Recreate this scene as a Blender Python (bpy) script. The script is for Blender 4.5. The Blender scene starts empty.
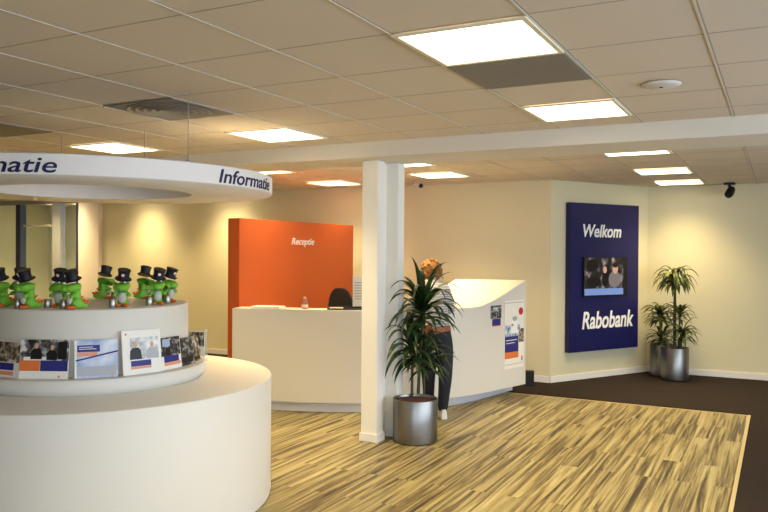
import bpy, bmesh, math, random
from mathutils import Vector, Matrix, Quaternion
R = math.radians
random.seed(4)
sc = bpy.context.scene
COL = sc.collection

# ------------------------------------------------------------------ camera
CAM_Z = 1.70
RIGHT = Vector((0.885764, 0.464098, 0.00593))
UP = Vector((-0.00846, 0.003369, 0.999959))
FWD = Vector((-0.464058, 0.885778, -0.006911))
FPX = 756.8                                   # focal length in pixels of a 768 px wide frame
cam_d = bpy.data.cameras.new('camera')
cam_d.sensor_width = 36.0
cam_d.lens = FPX / 768 * 36.0
cam_d.clip_start = 0.05
cam = bpy.data.objects.new('camera', cam_d)
COL.objects.link(cam)
m = Matrix((RIGHT, UP, -FWD)).transposed().to_4x4()
m.translation = Vector((0, 0, CAM_Z))
cam.matrix_world = m
sc.camera = cam


def pt(px, py, depth):
    """world point seen at a photo pixel, at a given distance along the view axis"""
    return Vector((0, 0, CAM_Z)) + FWD * depth + RIGHT * ((px - 384) / FPX * depth) + UP * ((256 - py) / FPX * depth)


# ------------------------------------------------------------------ world, daylight, exposure
sc.view_settings.view_transform = 'Standard'
sc.view_settings.look = 'None'
sc.view_settings.gamma = 1.0
sc.view_settings.use_curve_mapping = False
sc.view_settings.exposure = 0.6
SKY = 4.2
LAMP_RGB = (1.0, 0.79, 0.42)
LAMP = 13.5                                   # watts of each ceiling panel
w = bpy.data.worlds.new('world')
sc.world = w
w.use_nodes = True
w.node_tree.nodes['Background'].inputs[0].default_value = (0.72, 0.84, 1.0, 1)
w.node_tree.nodes['Background'].inputs[1].default_value = SKY


def portal(name, loc, rot, sx, sy):
    d = bpy.data.lights.new(name, 'AREA')
    d.shape = 'RECTANGLE'
    d.size, d.size_y = sx, sy
    d.cycles.is_portal = True
    o = bpy.data.objects.new(name, d)
    o.location = loc
    o.rotation_euler = rot
    COL.objects.link(o)


portal('window_portal', (3.66, 3.2, 1.45), (0, R(90), 0), 2.1, 10.0)
portal('window_portal', (1.2, -3.06, 1.45), (R(90), 0, 0), 2.6, 2.1)  # guides daylight through the added opening behind the viewer

# ------------------------------------------------------------------ materials


def lin(c):
    return tuple(((v / 255) / 12.92 if v / 255 <= 0.04045 else (((v / 255) + 0.055) / 1.055) ** 2.4) for v in c) + (1,)


MATS = {}


def mat(name, rgb, rough=0.5, metal=0.0, emit=0.0, emit_rgb=None, trans=0.0, var=0.0, vscale=6.0, spec=0.5, ior=1.45, alpha=1.0):
    if name in MATS:
        return MATS[name]
    mt = bpy.data.materials.new(name)
    mt.use_nodes = True
    nt = mt.node_tree
    b = nt.nodes['Principled BSDF']
    b.inputs['Base Color'].default_value = lin(rgb)
    b.inputs['Roughness'].default_value = rough
    b.inputs['Metallic'].default_value = metal
    b.inputs['Transmission Weight'].default_value = trans
    b.inputs['Specular IOR Level'].default_value = spec
    b.inputs['IOR'].default_value = ior
    b.inputs['Alpha'].default_value = alpha
    if emit:
        b.inputs['Emission Color'].default_value = lin(emit_rgb or rgb)
        b.inputs['Emission Strength'].default_value = emit
    if var:
        tc = nt.nodes.new('ShaderNodeTexCoord')
        nz = nt.nodes.new('ShaderNodeTexNoise')
        nz.inputs['Scale'].default_value = vscale
        nz.inputs['Detail'].default_value = 4
        nt.links.new(tc.outputs['Object'], nz.inputs['Vector'])
        mx = nt.nodes.new('ShaderNodeMixRGB')
        c = lin(rgb)
        mx.inputs[1].default_value = tuple(v * (1 - var) for v in c[:3]) + (1,)
        mx.inputs[2].default_value = tuple(min(1, v * (1 + var)) for v in c[:3]) + (1,)
        nt.links.new(nz.outputs['Fac'], mx.inputs[0])
        nt.links.new(mx.outputs[0], b.inputs['Base Color'])
    MATS[name] = mt
    return mt


def add_bump(mt, scale, strength, dist=0.002):
    nt = mt.node_tree
    b = nt.nodes['Principled BSDF']
    tc = nt.nodes.new('ShaderNodeTexCoord')
    nz = nt.nodes.new('ShaderNodeTexNoise')
    nz.inputs['Scale'].default_value = scale
    nz.inputs['Detail'].default_value = 3
    bp = nt.nodes.new('ShaderNodeBump')
    bp.inputs['Strength'].default_value = strength
    bp.inputs['Distance'].default_value = dist
    nt.links.new(tc.outputs['Object'], nz.inputs['Vector'])
    nt.links.new(nz.outputs['Fac'], bp.inputs['Height'])
    nt.links.new(bp.outputs[0], b.inputs['Normal'])
    return mt


def ramp(nt, stops):
    r = nt.nodes.new('ShaderNodeValToRGB')
    while len(r.color_ramp.elements) < len(stops):
        r.color_ramp.elements.new(0.5)
    for e, (p, c) in zip(r.color_ramp.elements, stops):
        e.position = p
        e.color = lin(c)
    return r


def wood_mat():
    mt = mat('wood_floor', (170, 140, 90), 0.42)
    nt = mt.node_tree
    b = nt.nodes['Principled BSDF']
    tc = nt.nodes.new('ShaderNodeTexCoord')
    rot = nt.nodes.new('ShaderNodeMapping')
    rot.inputs['Rotation'].default_value = (0, 0, R(90))
    nt.links.new(tc.outputs['Object'], rot.inputs['Vector'])
    br = nt.nodes.new('ShaderNodeTexBrick')
    br.offset = 0.37
    br.inputs['Scale'].default_value = 1.0
    br.inputs['Brick Width'].default_value = 1.5
    br.inputs['Row Height'].default_value = 0.14
    br.inputs['Mortar Size'].default_value = 0.0012
    br.inputs['Mortar Smooth'].default_value = 0.0
    br.inputs['Color1'].default_value = (0, 0, 0, 1)
    br.inputs['Color2'].default_value = (1, 1, 1, 1)
    br.inputs['Mortar'].default_value = (0.4, 0.4, 0.4, 1)
    nt.links.new(rot.outputs[0], br.inputs['Vector'])
    # each plank shifts the grain
    sep = nt.nodes.new('ShaderNodeVectorMath')
    sep.operation = 'MULTIPLY_ADD'
    sep.inputs[1].default_value = (3.3, 9.7, 2.0)
    nt.links.new(br.outputs['Color'], sep.inputs[0])
    nt.links.new(rot.outputs[0], sep.inputs[2])
    st = nt.nodes.new('ShaderNodeMapping')
    st.inputs['Scale'].default_value = (0.75, 23.0, 1.0)
    nt.links.new(sep.outputs[0], st.inputs['Vector'])
    n1 = nt.nodes.new('ShaderNodeTexNoise')
    n1.inputs['Scale'].default_value = 1.0
    n1.inputs['Detail'].default_value = 4
    n1.inputs['Roughness'].default_value = 0.6
    n1.inputs['Distortion'].default_value = 0.9
    nt.links.new(st.outputs[0], n1.inputs['Vector'])
    r1 = ramp(nt, [(0.35, (62, 51, 33)), (0.44, (112, 97, 62)), (0.53, (156, 141, 95)), (0.69, (186, 173, 124))])
    nt.links.new(n1.outputs['Fac'], r1.inputs[0])
    tone = nt.nodes.new('ShaderNodeMixRGB')
    tone.blend_type = 'MULTIPLY'
    tone.inputs[0].default_value = 0.2
    nt.links.new(r1.outputs[0], tone.inputs[1])
    rb = ramp(nt, [(0.0, (175, 165, 150)), (1.0, (255, 255, 255))])
    nt.links.new(br.outputs['Color'], rb.inputs[0])
    nt.links.new(rb.outputs[0], tone.inputs[2])
    nt.links.new(tone.outputs[0], b.inputs['Base Color'])
    return mt


def brushed_mat():
    mt = mat('brushed_steel', (132, 129, 124), 0.30, 1.0)
    nt = mt.node_tree
    b = nt.nodes['Principled BSDF']
    tc = nt.nodes.new('ShaderNodeTexCoord')
    mp = nt.nodes.new('ShaderNodeMapping')
    mp.inputs['Scale'].default_value = (2, 2, 260)
    nz = nt.nodes.new('ShaderNodeTexNoise')
    nz.inputs['Scale'].default_value = 2.0
    nt.links.new(tc.outputs['Object'], mp.inputs[0])
    nt.links.new(mp.outputs[0], nz.inputs['Vector'])
    rr = nt.nodes.new('ShaderNodeMapRange')
    rr.inputs[3].default_value = 0.24
    rr.inputs[4].default_value = 0.40
    nt.links.new(nz.outputs['Fac'], rr.inputs[0])
    nt.links.new(rr.outputs[0], b.inputs['Roughness'])
    b.inputs['Anisotropic'].default_value = 0.6
    return mt


def stripe_shirt():
    mt = mat('striped_knit', (185, 185, 182), 0.85)
    nt = mt.node_tree
    b = nt.nodes['Principled BSDF']
    tc = nt.nodes.new('ShaderNodeTexCoord')
    wv = nt.nodes.new('ShaderNodeTexWave')
    wv.bands_direction = 'Z'
    wv.inputs['Scale'].default_value = 13.0
    wv.inputs['Distortion'].default_value = 0.6
    nt.links.new(tc.outputs['Object'], wv.inputs['Vector'])
    r = ramp(nt, [(0.35, (140, 142, 148)), (0.6, (184, 184, 184))])
    nt.links.new(wv.outputs['Fac'], r.inputs[0])
    nt.links.new(r.outputs[0], b.inputs['Base Color'])
    return mt


def leaf_mat(name, a, bcol, edge):
    mt = mat(name, a, 0.42)
    nt = mt.node_tree
    b = nt.nodes['Principled BSDF']
    tc = nt.nodes.new('ShaderNodeTexCoord')
    nz = nt.nodes.new('ShaderNodeTexNoise')
    nz.inputs['Scale'].default_value = 11.0
    nt.links.new(tc.outputs['Object'], nz.inputs['Vector'])
    r = ramp(nt, [(0.35, a), (0.58, bcol), (0.74, edge)])
    nt.links.new(nz.outputs['Fac'], r.inputs[0])
    nt.links.new(r.outputs[0], b.inputs['Base Color'])
    return mt


def screen_mat():
    mt = bpy.data.materials.new('screen_picture')
    mt.use_nodes = True
    nt = mt.node_tree
    b = nt.nodes['Principled BSDF']
    b.inputs['Base Color'].default_value = (0.01, 0.01, 0.01, 1)
    b.inputs['Roughness'].default_value = 0.2
    tc = nt.nodes.new('ShaderNodeTexCoord')
    mp = nt.nodes.new('ShaderNodeMapping')
    mp.inputs['Scale'].default_value = (7, 7, 5)
    nz = nt.nodes.new('ShaderNodeTexNoise')
    nz.inputs['Scale'].default_value = 1.6
    nz.inputs['Detail'].default_value = 5
    nt.links.new(tc.outputs['Object'], mp.inputs[0])
    nt.links.new(mp.outputs[0], nz.inputs['Vector'])
    r = ramp(nt, [(0.40, (10, 9, 12)), (0.52, (48, 38, 40)), (0.62, (120, 105, 104)), (0.70, (190, 180, 178))])
    nt.links.new(nz.outputs['Fac'], r.inputs[0])
    nt.links.new(r.outputs[0], b.inputs['Emission Color'])
    b.inputs['Emission Strength'].default_value = 0.5
    return mt


def photo_mat(name, dark, mid, light, scale=18.0):
    """a printed photograph: soft blotches of three tones"""
    mt = mat(name, mid, 0.4)
    nt = mt.node_tree
    b = nt.nodes['Principled BSDF']
    tc = nt.nodes.new('ShaderNodeTexCoord')
    nz = nt.nodes.new('ShaderNodeTexNoise')
    nz.inputs['Scale'].default_value = scale
    nz.inputs['Detail'].default_value = 3
    nt.links.new(tc.outputs['Object'], nz.inputs['Vector'])
    r = ramp(nt, [(0.36, dark), (0.5, mid), (0.64, light)])
    nt.links.new(nz.outputs['Fac'], r.inputs[0])
    nt.links.new(r.outputs[0], b.inputs['Base Color'])
    return mt


M_WOOD = wood_mat()
M_CARPET = add_bump(mat('dark_carpet', (48, 40, 36), 0.95, var=0.25, vscale=160.0, spec=0.1), 300, 0.6, 0.004)
M_TILE = add_bump(mat('ceiling_tile', (218, 206, 188), 0.9, var=0.03, vscale=3.0, spec=0.2), 220, 0.12)
M_BAR = mat('ceiling_bar', (216, 208, 190), 0.45)
M_GROOVE = mat('tile_groove', (168, 156, 136), 0.9)
M_WALL = add_bump(mat('wall_paint', (222, 213, 178), 0.75, var=0.015, vscale=2.0, spec=0.3), 180, 0.08)
M_BEAM = add_bump(mat('beam_plaster', (222, 216, 204), 0.75, spec=0.3), 140, 0.1)
M_SKIRT = mat('skirting_white', (236, 232, 224), 0.5)
M_COLUMN = mat('column_paint', (238, 234, 224), 0.55)
M_LACQ = mat('white_lacquer', (222, 218, 208), 0.42, var=0.01, vscale=1.5)
M_PLINTH = mat('plinth_grey', (206, 206, 208), 0.45)
M_ORANGE = add_bump(mat('orange_paint', (214, 100, 42), 0.6, var=0.04, vscale=2.0), 120, 0.05)
M_NAVY = mat('navy_gloss', (16, 18, 80), 0.42)
M_NAVYINK = mat('navy_ink', (14, 15, 66), 0.5)
M_WHITE = mat('white_letters', (246, 246, 246), 0.5)
M_BLACK = mat('black_plastic', (14, 14, 15), 0.45)
M_BLACKFAB = mat('black_fabric', (18, 17, 18), 0.9)
M_STEEL = brushed_mat()
M_CHROME = mat('chrome', (200, 202, 206), 0.2, 1.0)
M_ALU = mat('alu_frame', (150, 150, 146), 0.5, 0.0)
M_DARKALU = mat('dark_frame', (56, 62, 80), 0.45, 0.1)
M_SOIL = mat('clay_granules', (78, 46, 32), 0.95, var=0.4, vscale=70.0)
M_BARK = mat('cane_bark', (84, 76, 52), 0.85, var=0.25, vscale=40.0)
M_LEAF = leaf_mat('dark_leaf', (16, 34, 12), (34, 62, 22), (84, 108, 50))
M_LEAF2 = leaf_mat('light_leaf', (34, 48, 18), (84, 96, 40), (160, 162, 82))
M_LAMP = mat('lamp_diffuser', (255, 250, 240), 0.6, emit=2.6, emit_rgb=(255, 240, 206))
M_LFRAME = mat('lamp_frame', (236, 226, 196), 0.5)
M_VENT = mat('vent_grey', (138, 130, 118), 0.6)
M_GLASS = mat('clear_glass', (238, 246, 242), 0.02, trans=1.0, ior=1.05, spec=0.3)
M_ACRYL = mat('clear_acrylic', (240, 244, 246), 0.05, trans=0.9, ior=1.12)
M_PAPER = mat('white_paper', (240, 236, 226), 0.65)
M_INDIGO = mat('indigo_print', (44, 44, 122), 0.5)
M_ORPRINT = mat('orange_print', (228, 122, 58), 0.5)
M_SALMON = mat('salmon_print', (232, 150, 110), 0.5)
M_GREYPRINT = mat('grey_print', (176, 178, 182), 0.5)
M_PALEBLUE = mat('pale_blue_print', (170, 184, 212), 0.5)
M_RED = mat('red_print', (190, 44, 66), 0.5)
M_PH_OFFICE = photo_mat('office_photo', (24, 24, 28), (104, 100, 100), (216, 214, 212), 22)
M_PH_DARK = photo_mat('dark_photo', (22, 22, 26), (70, 66, 62), (176, 170, 160), 30)
M_PH_LIGHT = photo_mat('light_photo', (168, 170, 172), (214, 214, 212), (240, 240, 238), 14)
M_PH_SKY = photo_mat('sky_photo', (146, 164, 202), (196, 206, 226), (236, 238, 242), 6)
M_PH_BROWN = photo_mat('brown_photo', (40, 36, 32), (132, 118, 96), (214, 204, 182), 26)
M_PH_SNOW = photo_mat('blue_photo', (92, 120, 160), (170, 188, 206), (236, 238, 240), 20)
M_SKIN = mat('skin', (214, 164, 134), 0.55)
M_HAIR = mat('auburn_hair', (146, 98, 46), 0.75, var=0.35, vscale=60.0)
M_SHIRT = stripe_shirt()
M_JEANS = mat('dark_denim', (36, 38, 46), 0.85, var=0.2, vscale=30.0)
M_BELT = mat('brown_leather', (146, 88, 50), 0.5)
M_SHOE = mat('white_trainers', (228, 224, 216), 0.6)
M_GREEN = mat('toy_green', (118, 184, 52), 0.5, var=0.06, vscale=20.0)
M_TOYWHITE = mat('toy_grey', (190, 190, 176), 0.6)
M_TOYORANGE = mat('toy_orange', (222, 108, 40), 0.55)
M_HATBLACK = mat('hat_black', (20, 20, 28), 0.45)
M_BOWBLUE = mat('bow_blue', (28, 44, 120), 0.5)
M_TIN = mat('tin', (176, 172, 166), 0.32, 1.0)
M_SCREEN = screen_mat()
M_SCREENBAND = mat('screen_band', (100, 124, 180), 0.3, emit=0.4)
M_WARMWOOD = mat('office_beyond', (240, 236, 220), 0.8)

# ------------------------------------------------------------------ mesh helpers


class MB:
    """collects shapes of one part; build() links them as ONE mesh object"""

    def __init__(self):
        self.bm = bmesh.new()

    def face(self, pts, mi=0):
        vs = [self.bm.verts.new(p) for p in pts]
        f = self.bm.faces.new(vs)
        f.material_index = mi
        return f

    def box(self, x0, x1, y0, y1, z0, z1, mi=0, mtx=None):
        c = [(x0, y0, z0), (x1, y0, z0), (x1, y1, z0), (x0, y1, z0), (x0, y0, z1), (x1, y0, z1), (x1, y1, z1), (x0, y1, z1)]
        vs = [self.bm.verts.new((mtx @ Vector(p)) if mtx else p) for p in c]
        for q in ((0, 3, 2, 1), (4, 5, 6, 7), (0, 1, 5, 4), (1, 2, 6, 5), (2, 3, 7, 6), (3, 0, 4, 7)):
            self.bm.faces.new([vs[i] for i in q]).material_index = mi
        return vs

    def prism(self, poly, z0, z1, mi=0):
        n = len(poly)
        a = [self.bm.verts.new((p[0], p[1], z0)) for p in poly]
        b = [self.bm.verts.new((p[0], p[1], z1)) for p in poly]
        self.bm.faces.new(a[::-1]).material_index = mi
        self.bm.faces.new(b).material_index = mi
        for i in range(n):
            self.bm.faces.new((a[i], a[(i + 1) % n], b[(i + 1) % n], b[i])).material_index = mi

    def lathe(self, prof, c=(0, 0, 0), n=48, mi=0, closed=False, mtx=None):
        rings = []
        for r, z in prof:
            if r < 1e-6:
                p = Vector((c[0], c[1], c[2] + z))
                rings.append([self.bm.verts.new(mtx @ p if mtx else p)])
            else:
                ring = []
                for i in range(n):
                    a = 2 * math.pi * i / n
                    p = Vector((c[0] + r * math.cos(a), c[1] + r * math.sin(a), c[2] + z))
                    ring.append(self.bm.verts.new(mtx @ p if mtx else p))
                rings.append(ring)
        seq = list(zip(rings[:-1], rings[1:]))
        if closed:
            seq.append((rings[-1], rings[0]))
        for A, B in seq:
            for i in range(n):
                j = (i + 1) % n
                if len(A) == 1 and len(B) == 1:
                    continue
                if len(A) == 1:
                    f = self.bm.faces.new((A[0], B[j], B[i]))
                elif len(B) == 1:
                    f = self.bm.faces.new((A[i], A[j], B[0]))
                else:
                    f = self.bm.faces.new((A[i], A[j], B[j], B[i]))
                f.material_index = mi

    def tube(self, pts, rad, n=10, mi=0, cap=True):
        pts = [Vector(p) for p in pts]
        if not hasattr(rad, '__len__'):
            rad = [rad] * len(pts)
        rings = []
        ref = None
        for i, p in enumerate(pts):
            t = (pts[min(i + 1, len(pts) - 1)] - pts[max(i - 1, 0)]).normalized()
            if ref is None:
                ref = t.orthogonal().normalized()
            ref = (ref - t * ref.dot(t)).normalized()
            bn = t.cross(ref)
            rings.append([self.bm.verts.new(p + (ref * math.cos(2 * math.pi * k / n) + bn * math.sin(2 * math.pi * k / n)) * rad[i]) for k in range(n)])
        for A, B in zip(rings[:-1], rings[1:]):
            for k in range(n):
                self.bm.faces.new((A[k], A[(k + 1) % n], B[(k + 1) % n], B[k])).material_index = mi
        if cap:
            self.bm.faces.new(rings[0][::-1]).material_index = mi
            self.bm.faces.new(rings[-1]).material_index = mi

    def ball(self, c, r, mi=0, n=16, mtx=None):
        prof = [(r * math.sin(math.pi * i / 10) if 0 < i < 10 else 0, -r * math.cos(math.pi * i / 10)) for i in range(11)]
        T = Matrix.Translation(Vector(c)) @ (mtx.to_4x4() if mtx else Matrix.Identity(4))
        self.lathe(prof, (0, 0, 0), n, mi, mtx=T)

    def leaf(self, base, az, elev, length, width, droop, mi=0, seg=8, twist=0.0):
        d = Vector((math.cos(az) * math.cos(elev), math.sin(az) * math.cos(elev), math.sin(elev)))
        side = Vector((-math.sin(az), math.cos(az), 0))
        p = Vector(base)
        rows = []
        step = length / seg
        for i in range(seg + 1):
            t = i / seg
            wd = width * 0.5 * (min(1, 0.45 + 2.2 * t) * (1 - t ** 2.6)) + 0.0008
            nrm = side.cross(d).normalized()
            s2 = (side + nrm * twist * t).normalized()
            rows.append((self.bm.verts.new(p - s2 * wd + nrm * wd * 0.35), self.bm.verts.new(p), self.bm.verts.new(p + s2 * wd + nrm * wd * 0.35)))
            p = p + d * step
            d = (d + Vector((0, 0, -droop * step * (0.5 + 1.6 * t)))).normalized()
        for A, B in zip(rows[:-1], rows[1:]):
            for k in (0, 1):
                self.bm.faces.new((A[k], A[k + 1], B[k + 1], B[k])).material_index = mi

    def build(self, name, mats, parent=None, bevel=0.0, smooth=False, segs=2):
        bm = self.bm
        bmesh.ops.recalc_face_normals(bm, faces=bm.faces)
        if bevel:
            es = [e for e in bm.edges if len(e.link_faces) == 2 and e.calc_face_angle(0) > 0.5]
            bmesh.ops.bevel(bm, geom=es, offset=bevel, segments=segs, affect='EDGES', clamp_overlap=True)
        me = bpy.data.meshes.new(name)
        bm.to_mesh(me)
        bm.free()
        for mm in (mats if isinstance(mats, (list, tuple)) else [mats]):
            me.materials.append(mm)
        if smooth:
            for p in me.polygons:
                p.use_smooth = True
            me.set_sharp_from_angle(angle=R(38))
        o = bpy.data.objects.new(name, me)
        COL.objects.link(o)
        if parent:
            o.parent = parent
        return o


def thing(name, label, cat, loc=(0, 0, 0), rz=0.0, group=None):
    o = bpy.data.objects.new(name, None)
    o.empty_display_size = 0.1
    COL.objects.link(o)
    o.location = loc
    o.rotation_euler = (0, 0, rz)
    return tag(o, label, cat, group)


def tag(o, label, cat, group=None):
    o['label'] = label
    o['category'] = cat
    if group:
        o['group'] = group
    return o


def struct(o):
    o['kind'] = 'structure'
    return o


def dup(root, loc, rz, label, group=None):
    def cp(o, parent):
        c = o.copy()
        COL.objects.link(c)
        if parent:
            c.parent = parent
        for ch in [x for x in bpy.data.objects if x.parent == o]:
            cp(ch, c)
        return c
    r = cp(root, None)
    r.location = loc
    r.rotation_euler = (0, 0, rz)
    r['label'] = label
    if group:
        r['group'] = group
    return r


def text_mesh(s, size, bold=0.0, depth=0.004, shear=0.0, squeeze=1.0):
    c = bpy.data.curves.new('txt', 'FONT')
    c.body = s
    c.size = size
    c.offset = bold
    c.extrude = depth / 2
    c.shear = shear
    c.resolution_u = 6
    o = bpy.data.objects.new('txt', c)
    COL.objects.link(o)
    bpy.context.view_layer.update()
    dg = bpy.context.evaluated_depsgraph_get()
    me = bpy.data.meshes.new_from_object(o.evaluated_get(dg))
    bpy.data.objects.remove(o)
    bpy.data.curves.remove(c)
    xs = [v.co.x for v in me.vertices]
    x0 = min(xs)
    for v in me.vertices:
        v.co.x = (v.co.x - x0) * squeeze
    return me, (max(xs) - x0) * squeeze


def place_text(name, s, origin, right, up, width, cap, material, parent=None, bold=0.0, shear=0.0, depth=0.004):
    """text with its baseline starting at origin; scaled to a width and cap height"""
    me, wd = text_mesh(s, 1.0, bold / cap, depth, shear)
    k = width / wd
    ky = cap / max(v.co.y for v in me.vertices)
    for v in me.vertices:
        v.co.y *= ky
    right = Vector(right).normalized()
    up = Vector(up).normalized()
    nrm = right.cross(up)
    for v in me.vertices:
        v.co = Vector(origin) + right * (v.co.x * k) + up * v.co.y + nrm * (v.co.z + depth / 2)
    me.name = name
    me.materials.clear()
    me.materials.append(material)
    o = bpy.data.objects.new(name, me)
    COL.objects.link(o)
    if parent:
        o.parent = parent
    return o


# ------------------------------------------------------------------ the room
CEIL = 2.63
GX, GY, T = -1.489, 1.685, 0.60              # origin of the ceiling grid
XL, XR = -14.6, 3.6
YB, YT = -3.0, 11.30
BX0, BX1 = XL, XR
b = MB(); b.box(-14.6, -0.27, YB, 8.76, -0.1, 0.0)
struct(b.build('floor', M_WOOD))
b = MB()
b.box(-14.6, XR, 8.76, 13.2, -0.1, 0.001)
b.box(-0.27, XR, YB, 8.76, -0.1, 0.001)
struct(b.build('floor', M_CARPET))
b = MB()
b.box(-0.29, -0.262, YB, 8.775, 0.0, 0.005)
b.box(-14.6, -0.29, 8.752, 8.772, 0.0, 0.003)
struct(b.build('trim_1', mat('floor_edging', (196, 176, 128), 0.4), bevel=0.001))

# ceilings: tiles, white bars along the room, thin dark grooves across it


def ceiling(name, y0, y1, yoff, skip=()):
    b = MB()
    b.box(XL, XR, y0, y1, CEIL, CEIL + 0.1, 0)
    i = math.ceil((XL - GX) / T)
    while GX + i * T < XR:
        x = GX + i * T
        b.box(x - 0.007, x + 0.002, y0, y1, CEIL - 0.004, CEIL + 0.002, 1)
        b.box(x + 0.003, x + 0.010, y0, y1, CEIL - 0.0012, CEIL + 0.002, 2)
        i += 1
    j = math.ceil((y0 - GY - yoff) / T)
    while GY + yoff + j * T < y1:
        y = GY + yoff + j * T
        b.box(XL, XR, y - 0.004, y + 0.004, CEIL - 0.001, CEIL + 0.002, 2)
        j += 1
    return struct(b.build(name, [M_TILE, M_BAR, M_GROOVE]))


ceiling('ceiling', YB, 5.67, 0.0)
ceiling('ceiling', 6.30, 13.2, -0.10)
b = MB(); b.box(XL, XR, 5.67, 6.30, 2.50, 2.75)
struct(b.build('ceiling_beam', M_BEAM, bevel=0.006))
b = MB(); b.box(-3.42, -3.34, 6.302, 6.82, CEIL - 0.035, CEIL - 0.0055)
struct(b.build('trim_2', M_BAR, bevel=0.003))

# walls
b = MB(); b.box(-10.78, -2.63, 9.68, 9.90, 0, CEIL)
struct(b.build('wall_back', M_WALL))
DA = Vector((-2.631, 9.68, 0)); DB = Vector((-1.675, 11.30, 0))
DD = (DB - DA).normalized(); DN = Vector((DD.y, -DD.x, 0))
b = MB(); b.prism([DA, DB, DB - DN * 0.2, DA - DN * 0.2 + Vector((-0.05, 0.25, 0))], 0, CEIL)
struct(b.build('wall_diagonal', M_WALL))
b = MB(); b.box(-1.9, XR + 0.2, YT, YT + 0.2, 0, CEIL)
struct(b.build('wall_right', M_WALL))
b = MB(); b.box(-11.30, -10.781, 9.60, 9.90, 0, CEIL)
struct(b.build('wall_pier', mat('pier_paint', (232, 218, 200), 0.7), bevel=0.004))
b = MB(); b.box(XL - 0.2, XL, YB, 13.2, 0, CEIL)
struct(b.build('wall_left', M_WALL))
b = MB(); b.box(XL, -9.8, 11.6, 11.8, 0, CEIL)
struct(b.build('wall_office', M_WARMWOOD))
# windows to the street: right-hand side; opening behind the viewer added for daylight
b = MB()
b.box(XR, XR + 0.2, YB, 13.2, 0, 0.35); b.box(XR, XR + 0.2, YB, 13.2, 2.5, CEIL)
b.box(XR, XR + 0.2, 8.2, 13.2, 0.35, 2.5); b.box(XR, XR + 0.2, YB, -1.8, 0.35, 2.5)
struct(b.build('wall_street', M_WALL))
b = MB()
b.box(XL, XR, YB - 0.2, YB, 0, 0.35); b.box(XL, XR, YB - 0.2, YB, 2.5, CEIL)
b.box(XL, -0.1, YB - 0.2, YB, 0.35, 2.5); b.box(2.5, XR, YB - 0.2, YB, 0.35, 2.5)
struct(b.build('wall_entrance', M_WALL))
for k in range(5):
    y = -1.8 + k * 2.0
    b = MB()
    b.box(XR + 0.05, XR + 0.12, y, y + 0.06, 0.35, 2.5); b.box(XR + 0.05, XR + 0.12, y + 1.94, y + 2.0, 0.35, 2.5)
    b.box(XR + 0.05, XR + 0.12, y, y + 2.0, 0.35, 0.41); b.box(XR + 0.05, XR + 0.12, y, y + 2.0, 2.44, 2.5)
    struct(b.build('window_%d' % (k + 1), M_ALU))
# skirting boards
b = MB(); b.box(-10.78, -2.64, 9.668, 9.68, 0.001, 0.085)
struct(b.build('baseboard_back', M_SKIRT, bevel=0.003))
b = MB(); b.prism([DA + DN * 0.013, DB + DN * 0.013, DB, DA], 0.001, 0.085)
struct(b.build('baseboard_diagonal', M_SKIRT, bevel=0.003))
b = MB(); b.box(-1.665, XR, YT - 0.013, YT, 0.001, 0.085)
struct(b.build('baseboard_right', M_SKIRT, bevel=0.003))

# column under the beam: a slab in front, a web, a slab behind
b = MB()
b.box(-3.31, -3.152, 5.89, 6.02, 0, 2.499)
b.box(-3.31, -3.20, 6.02, 6.16, 0, 2.499)
b.box(-3.31, -3.085, 6.16, 6.29, 0, 2.499)
struct(b.build('column', M_COLUMN, bevel=0.005))
b = MB(); b.box(-3.322, -3.14, 5.878, 6.032, 0.001, 0.075); b.box(-3.322, -3.073, 6.148, 6.302, 0.001, 0.075)
struct(b.build('baseboard_column', M_SKIRT, bevel=0.003))

# glazed partition at the far left
b = MB()
for x0, x1 in ((-14.6, -14.45), (-12.15, -11.93)):
    b.box(x0, x1, 9.72, 9.84, 0, CEIL - 0.006)
b.box(-14.45, -11.3, 9.73, 9.83, CEIL - 0.08, CEIL - 0.006)
b.box(-14.45, -11.3, 9.73, 9.83, 0.002, 0.09)
gl = struct(b.build('window_6', M_ALU, bevel=0.004))
b = MB(); b.box(-13.16, -13.03, 9.70, 9.84, 0.09, CEIL - 0.08)
b.box(-11.50, -11.45, 9.71, 9.83, 0.09, CEIL - 0.08)
b.build('mullion', M_DARKALU, gl, bevel=0.004)
b = MB(); b.box(-11.45, -11.302, 9.73, 9.82, 0.09, CEIL - 0.08)
b.build('side_panel', mat('panel_beige', (196, 188, 170), 0.6), gl)
b = MB(); b.box(-14.45, -13.16, 9.775, 9.785, 0.09, CEIL - 0.08)
b.build('pane', M_GLASS, gl)
b = MB(); b.box(-13.03, -12.15, 9.775, 9.785, 0.09, CEIL - 0.08)
b.build('pane', M_GLASS, gl)
b = MB(); b.box(-11.93, -11.50, 9.775, 9.785, 0.09, CEIL - 0.08)
b.build('pane', M_GLASS, gl)
b = MB(); b.box(-13.0, -12.17, 9.74, 9.775, 2.12, 2.16)
b.build('door_rail', mat('rail_beige', (196, 186, 160), 0.5), gl)

# ------------------------------------------------------------------ ceiling fittings


def cell(i, j, yoff=0.0):
    return GX + i * T, GY + yoff + j * T


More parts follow.
